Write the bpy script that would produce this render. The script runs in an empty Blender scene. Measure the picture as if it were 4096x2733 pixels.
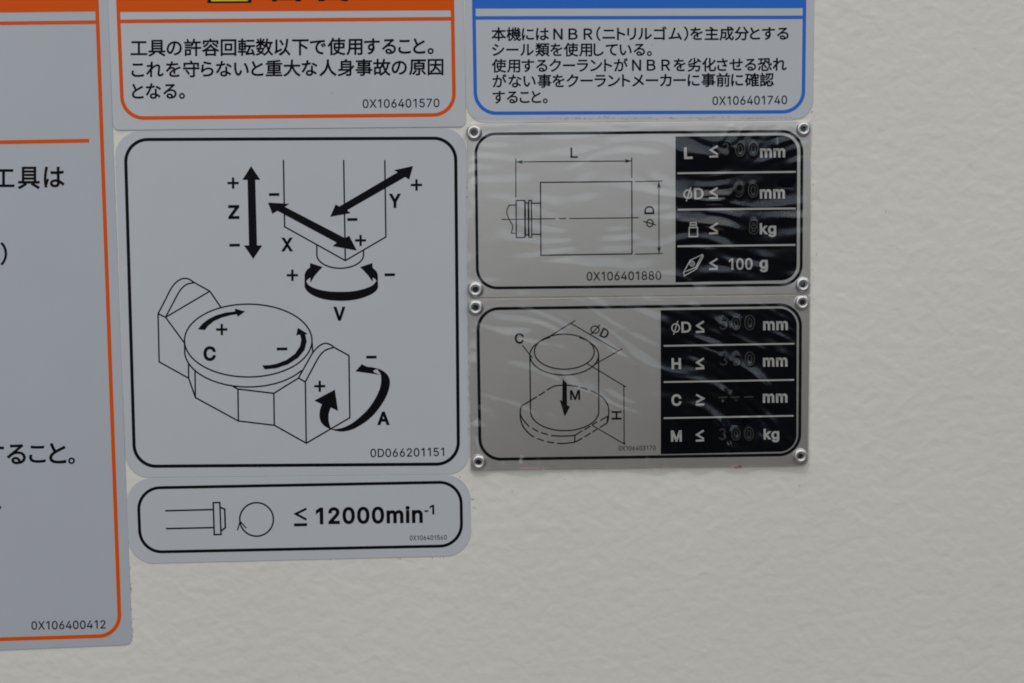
import bpy, math, random
from mathutils import Vector, noise
from mathutils.geometry import tessellate_polygon

S = bpy.context.scene
COL = S.collection
random.seed(7)

# ------------------------------------------------------------------ camera
FPX, CX, CY, DIST = 5689.0, 2048.0, 1366.5, 0.474      # 50 mm lens, 0.47 m from the wall
def nrm(v): return v.normalized()
AX = nrm(Vector((250000.0, -2998.0, FPX)))              # wall's horizontal, seen by the camera
BX = Vector((602.0, 61000.0, FPX)); BX = nrm(BX - AX * BX.dot(AX))   # wall's vertical (down)
NX = AX.cross(BX)                                       # into the wall
# camera axes (x right, y down, z forward) written in world coordinates
def cam2world(v): return Vector((v.dot(AX), v.dot(NX), -v.dot(BX)))
c_right, c_down, c_fwd = (cam2world(Vector(e)) for e in ((1, 0, 0), (0, 1, 0), (0, 0, 1)))
CAM = -c_fwd * DIST
cd = bpy.data.cameras.new('camera')
cd.lens = 50; cd.sensor_width = 36; cd.clip_start = 0.01; cd.clip_end = 50
co = bpy.data.objects.new('camera', cd); COL.objects.link(co)
up = -c_down; bk = -c_fwd
from mathutils import Matrix
m = Matrix(((c_right.x, up.x, bk.x, CAM.x), (c_right.y, up.y, bk.y, CAM.y), (c_right.z, up.z, bk.z, CAM.z), (0, 0, 0, 1)))
co.matrix_world = m
S.camera = co

# ------------------------------------------------------------------ world and lamps
w = bpy.data.worlds.new('World'); S.world = w; w.use_nodes = True
bg = w.node_tree.nodes['Background']; bg.inputs[0].default_value = (0.9, 0.95, 1, 1); bg.inputs[1].default_value = 0.02
def area(name, loc, aim, sx, sy, power, col):
    l = bpy.data.lights.new(name, 'AREA'); l.shape = 'RECTANGLE'; l.size = sx; l.size_y = sy
    l.energy = power; l.color = col
    o = bpy.data.objects.new(name, l); COL.objects.link(o); o.location = loc
    o.rotation_euler = (Vector(aim) - Vector(loc)).to_track_quat('-Z', 'Y').to_euler()
    return o
area('ceiling_light', (0.5, -2.0, 1.7), (0.5, -1.9, 0), 4.2, 3.2, 67, (1.0, 0.99, 0.97))
area('side_fill_light', (-0.9, -1.8, 0.3), (0, 0, 0), 0.7, 1.1, 4.5, (0.90, 0.96, 1.0))  # unseen fill lamp, added to reach film folds that tilt sideways
area('film_streak_light', (0.2, -3.2, 0.95), (0, 0, 0), 4.0, 0.9, 12.5, (0.74, 0.87, 1.0))  # unseen window-like strip, added so the film folds reflect bluish streaks
area('floor_bounce', (0.0, -0.6, -1.1), (0, 0, 0), 1.2, 0.6, 0.6, (1.0, 0.66, 0.62))
S.view_settings.view_transform = 'Standard'; S.view_settings.look = 'None'
S.view_settings.exposure = 0; S.view_settings.gamma = 1
S.render.engine = 'CYCLES'
S.cycles.filter_width = 1.85
S.cycles.max_bounces = 6; S.cycles.transparent_max_bounces = 12

# ------------------------------------------------------------------ materials
def mat(name, base, rough=0.5, metal=0.0, spec=0.5, bump=None, vary=None, coat=0):
    """bump = [(noise scale, strength distance, stretch, rotation)], vary = (scale, amount)"""
    mt = bpy.data.materials.new(name); mt.use_nodes = True
    nt = mt.node_tree; b = nt.nodes['Principled BSDF']
    b.inputs['Base Color'].default_value = (*base, 1)
    b.inputs['Roughness'].default_value = rough; b.inputs['Metallic'].default_value = metal
    b.inputs['Specular IOR Level'].default_value = spec
    if coat: b.inputs['Coat Weight'].default_value = coat; b.inputs['Coat Roughness'].default_value = 0.12
    geo = nt.nodes.new('ShaderNodeNewGeometry')
    if vary:
        n = nt.nodes.new('ShaderNodeTexNoise'); n.inputs['Scale'].default_value = vary[0]
        n.inputs['Detail'].default_value = 5; n.inputs['Roughness'].default_value = 0.6
        nt.links.new(geo.outputs['Position'], n.inputs['Vector'])
        mx = nt.nodes.new('ShaderNodeMix'); mx.data_type = 'RGBA'
        lo = tuple(c * (1 - vary[1]) for c in base); hi = tuple(min(1, c * (1 + vary[1])) for c in base)
        if len(vary) > 2: lo = vary[2]
        mx.inputs[6].default_value = (*lo, 1); mx.inputs[7].default_value = (*hi, 1)
        mr = nt.nodes.new('ShaderNodeMapRange'); mr.inputs[1].default_value = 0.3; mr.inputs[2].default_value = 0.7
        nt.links.new(n.outputs[0], mr.inputs[0]); nt.links.new(mr.outputs[0], mx.inputs[0])
        nt.links.new(mx.outputs[2], b.inputs['Base Color'])
    prev = None
    for sc_, dist, stretch, rot in (bump or []):
        mp = nt.nodes.new('ShaderNodeMapping')
        mp.inputs['Rotation'].default_value = (0, rot, 0); mp.inputs['Scale'].default_value = stretch
        nt.links.new(geo.outputs['Position'], mp.inputs['Vector'])
        n = nt.nodes.new('ShaderNodeTexNoise'); n.inputs['Scale'].default_value = sc_
        n.inputs['Detail'].default_value = 1.2; n.inputs['Roughness'].default_value = 0.45
        n.inputs['Distortion'].default_value = 0.4
        nt.links.new(mp.outputs[0], n.inputs['Vector'])
        bp = nt.nodes.new('ShaderNodeBump'); bp.inputs['Distance'].default_value = dist
        bp.inputs['Strength'].default_value = 1.0
        nt.links.new(n.outputs[0], bp.inputs['Height'])
        if prev: nt.links.new(prev.outputs[0], bp.inputs['Normal'])
        prev = bp
    if prev: nt.links.new(prev.outputs[0], b.inputs['Normal'])
    return mt

M = {}
M['wall'] = mat('wall_paint', (0.82, 0.79, 0.72), 0.45, bump=[(300, 0.00013, (1, 1, 1.15), 0.6), (165, 0.00026, (1, 1, 1.25), 0.45)], vary=(14, 0.02))
M['sheet'] = mat('sticker_film', (0.565, 0.58, 0.61), 0.34, spec=0.35, bump=[(45, 0.00012, (1, 1, 1), 0)], vary=(40, 0.012))
M['sheet_dim'] = mat('large_sticker_film', (0.49, 0.51, 0.56), 0.34, spec=0.35, bump=[(30, 0.00012, (1, 1, 1), 0)], vary=(30, 0.015))  # same stock as sticker_film; its dimmer sheen is put into the base colour
M['orange'] = mat('orange_ink', (0.80, 0.10, 0.001), 0.4, spec=0.1)
M['blue'] = mat('blue_ink', (0.030, 0.165, 0.66), 0.4, spec=0.12)
M['black'] = mat('black_ink', (0.005, 0.005, 0.007), 0.42, spec=0.07)
M['thin'] = mat('thin_black_ink', (0.005, 0.005, 0.007), 0.42, spec=0.07)
M['yellow'] = mat('yellow_ink', (0.72, 0.60, 0.02), 0.34, spec=0.3)
M['metal'] = mat('satin_aluminium', (0.81, 0.765, 0.72), 0.36, metal=0.85, bump=[(900, 0.00001, (1, 1, 6), 0)], vary=(22, 0.05))
M['mark'] = mat('bare_aluminium_lettering', (0.50, 0.49, 0.475), 0.5, metal=0.1)
M['panel'] = mat('black_anodised', (0.002, 0.0022, 0.004), 0.35, spec=0.05)
M['stamp'] = mat('stamped_digits', (0.028, 0.0275, 0.025), 0.5, vary=(900, 0.5))
M['rivet'] = mat('rivet_aluminium', (0.66, 0.65, 0.64), 0.42, metal=0.9, vary=(800, 0.05))
M['hole'] = mat('dark_rivet_bore', (0.012, 0.011, 0.011), 0.6)
M['dirt'] = mat('dirt', (0.16, 0.13, 0.09), 0.8, vary=(300, 0.5))
M['grime'] = mat('grime', (0.40, 0.385, 0.34), 0.8, vary=(500, 0.3))

fm = bpy.data.materials.new('clear_film'); fm.use_nodes = True
nt = fm.node_tree; nt.nodes.clear()
out = nt.nodes.new('ShaderNodeOutputMaterial'); tr = nt.nodes.new('ShaderNodeBsdfTransparent'); gl = nt.nodes.new('ShaderNodeBsdfGlossy')
fr = nt.nodes.new('ShaderNodeFresnel'); fr.inputs[0].default_value = 1.66; mx = nt.nodes.new('ShaderNodeMixShader')
tr.inputs[0].default_value = (0.965, 0.96, 0.955, 1); gl.inputs['Roughness'].default_value = 0.17
nt.links.new(fr.outputs[0], mx.inputs[0]); nt.links.new(tr.outputs[0], mx.inputs[1]); nt.links.new(gl.outputs[0], mx.inputs[2]); nt.links.new(mx.outputs[0], out.inputs[0])
M['film'] = fm

# ------------------------------------------------------------------ wall-plane drafting helpers
# Every drawing below is written in image pixels (about 12 per millimetre on the wall);
# at() projects an image point through the camera to a position h metres in front of the wall.
_rx = [c_right, c_down, c_fwd]
def at(x, y, h=0.0):
    d = c_right * ((x - CX) / FPX) + c_down * ((y - CY) / FPX) + c_fwd
    t = (-h - CAM.y) / d.y
    return CAM + d * t

class Draw:
    def __init__(s): s.v = []; s.f = []; s.lift = 0.0; s.n = 0
    def _face(s, idx):
        a = 0.0
        for i in range(len(idx)):
            p, q = s.v[idx[i]], s.v[idx[(i + 1) % len(idx)]]; a += p[0] * q[1] - q[0] * p[1]
        if a > 0: idx = idx[::-1]
        s.f.append(tuple(idx))
    def _step(s):
        s.n += 1; return (s.n % 24) * 1.5e-6
    def poly(s, loops):
        if not isinstance(loops[0][0], (tuple, list)): loops = [loops]
        z = s._step(); b = len(s.v)
        for l in loops: s.v += [(p[0], p[1], z) for p in l]
        for t in tessellate_polygon([[Vector((p[0], p[1], 0)) for p in l] for l in loops]): s._face([b + i for i in t])
        return s
    def line(s, pts, w, closed=False, cap=0.0):
        z = s._step(); pts = [Vector((p[0], p[1])) for p in pts]
        q = [pts[0]]
        for p in pts[1:]:
            if (p - q[-1]).length > 0.05: q.append(p)
        pts = q
        if closed and (pts[0] - pts[-1]).length < 0.05: pts.pop()
        n = len(pts)
        if n < 2: return s
        if cap and not closed:
            pts[0] = pts[0] + (pts[0] - pts[1]).normalized() * cap
            pts[-1] = pts[-1] + (pts[-1] - pts[-2]).normalized() * cap
        b = len(s.v)
        for i in range(n):
            if closed: d0 = pts[i] - pts[i - 1]; d1 = pts[(i + 1) % n] - pts[i]
            else:
                d0 = pts[i] - pts[i - 1] if i > 0 else pts[1] - pts[0]
                d1 = pts[i + 1] - pts[i] if i < n - 1 else d0
            d0 = d0.normalized(); d1 = d1.normalized()
            n0 = Vector((-d0.y, d0.x)); n1 = Vector((-d1.y, d1.x)); mm = n0 + n1
            if mm.length < 0.25: mm = n1
            else:
                mm.normalize(); mm = mm / max(0.45, mm.dot(n1))
            s.v.append((pts[i].x + mm.x * w / 2, pts[i].y + mm.y * w / 2, z))
            s.v.append((pts[i].x - mm.x * w / 2, pts[i].y - mm.y * w / 2, z))
        for i in range(n if closed else n - 1):
            j = (i + 1) % n
            s._face([b + 2 * i, b + 2 * i + 1, b + 2 * j + 1, b + 2 * j])
        return s
    def make(s, name, parent, material, h, label=None):
        me = bpy.data.meshes.new(name)
        org = parent.location if parent else Vector((0, 0, 0))
        me.from_pydata([at(x, y, h + z) - org for x, y, z in s.v], [], s.f); me.update()
        me.materials.append(M[material])
        o = bpy.data.objects.new(name, me); COL.objects.link(o)
        if parent: o.parent = parent
        if label: o['label'] = label
        return o

def arc(cx, cy, rx, ry, a0, a1, n=24, e=1.0):
    r = []
    for i in range(n + 1):
        a = math.radians(a0 + (a1 - a0) * i / n); c, q = math.cos(a), math.sin(a)
        r.append((cx + rx * math.copysign(abs(c) ** e, c), cy + ry * math.copysign(abs(q) ** e, q)))
    return r

def smooth(pts, k=5):
    """Catmull-Rom through the points."""
    P = [Vector(p) for p in pts]; r = []
    for i in range(len(P) - 1):
        a = P[i - 1] if i else P[0]; b, c = P[i], P[i + 1]; d = P[i + 2] if i + 2 < len(P) else P[-1]
        for j in range(k):
            t = j / k
            v = 0.5 * ((2 * b) + (c - a) * t + (2 * a - 5 * b + 4 * c - d) * t * t + (3 * b - a - 3 * c + d) * t ** 3)
            r.append((v.x, v.y))
    r.append((P[-1].x, P[-1].y)); return r

def rquad(q, r, inset=0.0, n=12):
    """rounded quadrilateral; q = TL, TR, BR, BL; r = one radius or four"""
    if not isinstance(r, (list, tuple)): r = [r] * 4
    P = [Vector(p) for p in q]
    if inset:
        L = []
        for i in range(4):
            a, b = P[i], P[(i + 1) % 4]; d = (b - a).normalized(); nn = Vector((-d.y, d.x))   # inward (y down)
            L.append((a + nn * inset, d))
        Q = []
        for i in range(4):
            (a, d), (b, e) = L[i - 1], L[i]
            den = d.x * e.y - d.y * e.x; t = ((b.x - a.x) * e.y - (b.y - a.y) * e.x) / den
            Q.append(a + d * t)
        P = Q; r = [max(0.0, k - inset) for k in r]
    out = []
    for i in range(4):
        p = P[i]; a = (P[i - 1] - p).normalized(); b = (P[(i + 1) % 4] - p).normalized()
        if r[i] < 0.5: out.append((p.x, p.y)); continue
        th = math.acos(max(-1, min(1, a.dot(b)))); t = r[i] / math.tan(th / 2)
        c = p + (a + b).normalized() * (r[i] / math.sin(th / 2))
        s0 = p + a * t - c; s1 = p + b * t - c
        a0 = math.atan2(s0.y, s0.x); a1 = math.atan2(s1.y, s1.x)
        while a1 - a0 > math.pi: a1 -= 2 * math.pi
        while a1 - a0 < -math.pi: a1 += 2 * math.pi
        for k in range(n + 1):
            g = a0 + (a1 - a0) * k / n; out.append((c.x + r[i] * math.cos(g), c.y + r[i] * math.sin(g)))
    return out

def slab(name, parent, material, q, r, h0, h1, bev=1.0):
    """sheet with real thickness and a softened front edge"""
    A = rquad(q, r); B = rquad(q, [max(1.0, k - bev) for k in (r if isinstance(r, (list, tuple)) else [r] * 4)], 0)
    B = rquad(q, r, bev); n = len(A)
    if len(B) != n: B = A
    org = parent.location
    V = [at(x, y, h0) - org for x, y in A] + [at(x, y, h1 - (h1 - h0) * 0.3) - org for x, y in A] + [at(x, y, h1) - org for x, y in B]
    F = []
    for k in (0, n):
        for i in range(n): j = (i + 1) % n; F.append((k + i, k + n + i, k + n + j, k + j))
    for t in tessellate_polygon([[Vector((x, y, 0)) for x, y in B]]): 
        a = [B[i] for i in t]; ar = sum(a[i][0] * a[(i + 1) % 3][1] - a[(i + 1) % 3][0] * a[i][1] for i in range(3))
        F.append(tuple(2 * n + i for i in (t if ar < 0 else t[::-1])))
    me = bpy.data.meshes.new(name); me.from_pydata(V, [], F); me.update(); me.materials.append(M[material])
    o = bpy.data.objects.new(name, me); COL.objects.link(o); o.parent = parent
    return o

def thing(name, label, cat, x, y, group=None):
    o = bpy.data.objects.new(name, None); COL.objects.link(o); o.location = at(x, y, 0); o.empty_display_size = 0.01
    o['label'] = label; o['category'] = cat
    if group: o['group'] = group
    bpy.context.view_layer.update()
    return o

# ------------------------------------------------------------------ grotesque stroke alphabet
# glyph: (width, top, bottom, [(points, closed, square caps)]) in a unit box, y up; heights relative to cap height
E8 = 0.93
def ell(cx, cy, rx, ry, a0=90, a1=450): return arc(cx, cy, rx, ry, a0, a1, 28, E8)
SIX = smooth([(0.93, 0.79), (0.82, 0.94), (0.55, 1.0), (0.25, 0.92), (0.06, 0.68), (0.0, 0.36)])
G = {
 '0': (0.66, 1, 0, [(ell(.5, .5, .5, .5), True, 0)]),
 '1': (0.34, 1, 0, [([(1, 0), (1, 1)], False, 1), (smooth([(-.15, .74), (.35, .765), (.75, .86), (.93, .97)]), False, 0)]),
 '2': (0.64, 1, 0, [(arc(.5, .71, .48, .29, 175, -25, 20) + smooth([(.9, .56), (.5, .32), (.12, .13), (.0, .0)]) + [(1, 0)], False, 1)]),
 '3': (0.64, 1, 0, [(arc(.5, .765, .42, .235, 165, -85, 20), False, 0), (arc(.5, .265, .5, .265, 85, -165, 22), False, 0)]),
 '4': (0.66, 1, 0, [([(.74, 0), (.74, 1), (0, .27), (1.04, .27)], False, 1)]),
 '5': (0.64, 1, 0, [([(.92, 1), (.2, 1), (.08, .46)], False, 0), (smooth([(.08, .47), (.28, .62), (.55, .65), (.85, .56), (1, .33), (.9, .1), (.5, 0), (.15, .06), (0, .24)]), False, 0)]),
 '6': (0.64, 1, 0, [(ell(.5, .325, .5, .325), True, 0), (SIX, False, 0)]),
 '7': (0.62, 1, 0, [([(0, 1), (1, 1)] + smooth([(.98, .96), (.62, .55), (.36, 0)]), False, 1)]),
 '8': (0.66, 1, 0, [(ell(.5, .76, .42, .24), True, 0), (ell(.5, .265, .5, .265), True, 0)]),
 'X': (0.86, 1, 0, [([(0, 0), (1, 1)], False, 1), ([(0, 1), (1, 0)], False, 1)]),
 'Y': (0.86, 1, 0, [([(0, 1), (.5, .42), (1, 1)], False, 1), ([(.5, .42), (.5, 0)], False, 1)]),
 'Z': (0.76, 1, 0, [([(.04, 1), (1, 1), (0, 0), (1, 0)], False, 1)]),
 'V': (0.82, 1, 0, [([(0, 1), (.5, 0), (1, 1)], False, 1)]),
 'A': (0.90, 1, 0, [([(0, 0), (.5, 1), (1, 0)], False, 1), ([(.2, .3), (.8, .3)], False, 0)]),
 'H': (0.78, 1, 0, [([(0, 0), (0, 1)], False, 1), ([(1, 0), (1, 1)], False, 1), ([(0, .53), (1, .53)], False, 0)]),
 'L': (0.62, 1, 0, [([(0, 1), (0, 0), (1, 0)], False, 1)]),
 'D': (0.78, 1, 0, [([(0, 0), (0, 1)] + arc(.42, .5, .58, .5, 90, -90, 18, .9), True, 0)]),
 'C': (0.82, 1, 0, [(arc(.52, .5, .52, .5, 36, 324, 30, E8), False, 0)]),
 'M': (0.94, 1, 0, [([(0, 0), (0, 1), (.5, .04), (1, 1), (1, 0)], False, 1)]),
 'm': (0.94, .76, 0, [([(0, 0), (0, 1)], False, 1), (smooth([(0, .72), (.1, .95), (.27, 1), (.44, .93), (.5, .7)]) + [(.5, 0)], False, 1), (smooth([(.5, .72), (.6, .95), (.77, 1), (.94, .93), (1, .7)]) + [(1, 0)], False, 1)]),
 'n': (0.54, .76, 0, [([(0, 0), (0, 1)], False, 1), (smooth([(0, .7), (.2, .94), (.55, 1), (.88, .92), (1, .68)]) + [(1, 0)], False, 1)]),
 'i': (0.0, 1, 0, [([(0, 0), (0, .60)], False, 1), ([(0, .97), (0, 1)], False, 1)]),
 'k': (0.54, 1, 0, [([(0, 0), (0, 1)], False, 1), ([(.9, .7), (0, .3)], False, 1), ([(.32, .42), (1, 0)], False, 1)]),
 'g': (0.56, .76, -.28, [(ell(.48, .64, .48, .36), True, 0), ([(1, 1), (1, .3)] + smooth([(1, .28), (.9, .07), (.5, 0), (.12, .06), (.05, .14)]), False, 1)]),
 '-': (0.32, .44, .30, [([(0, .5), (1, .5)], False, 1)]),
 'p': (0.66, 1.12, -.12, [(ell(.5, .46, .5, .37), True, 0), ([(.2, 0), (.8, 1)], False, 0)]),   # diameter sign
}
def string_strokes(s, w, track=0.14, space=0.3):
    """list of (points, closed, cap) in cap-height units, and total width"""
    x = 0.0; res = []
    for ch in s:
        if ch == ' ': x += space; continue
        gw, top, bot, st = G[ch]
        if gw > .4: gw += .4 * max(0, w - .14)
        ow = max(gw, w); iw = gw - w if gw > w else 0.0
        if ch == '1' and len(s) > 1: x += 0.0 if x == 0 else 0.10
        y0, y1 = bot + w / 2, top - w / 2
        for pts, cl, cap in st:
            res.append(([(x + w / 2 + px * iw, y0 + py * (y1 - y0)) for px, py in pts], cl, w / 2 if cap else 0))
        x += ow + track + (0.16 if ch == '1' else 0)
    return res, x - track - (0.16 if s[-1] == '1' else 0)

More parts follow.
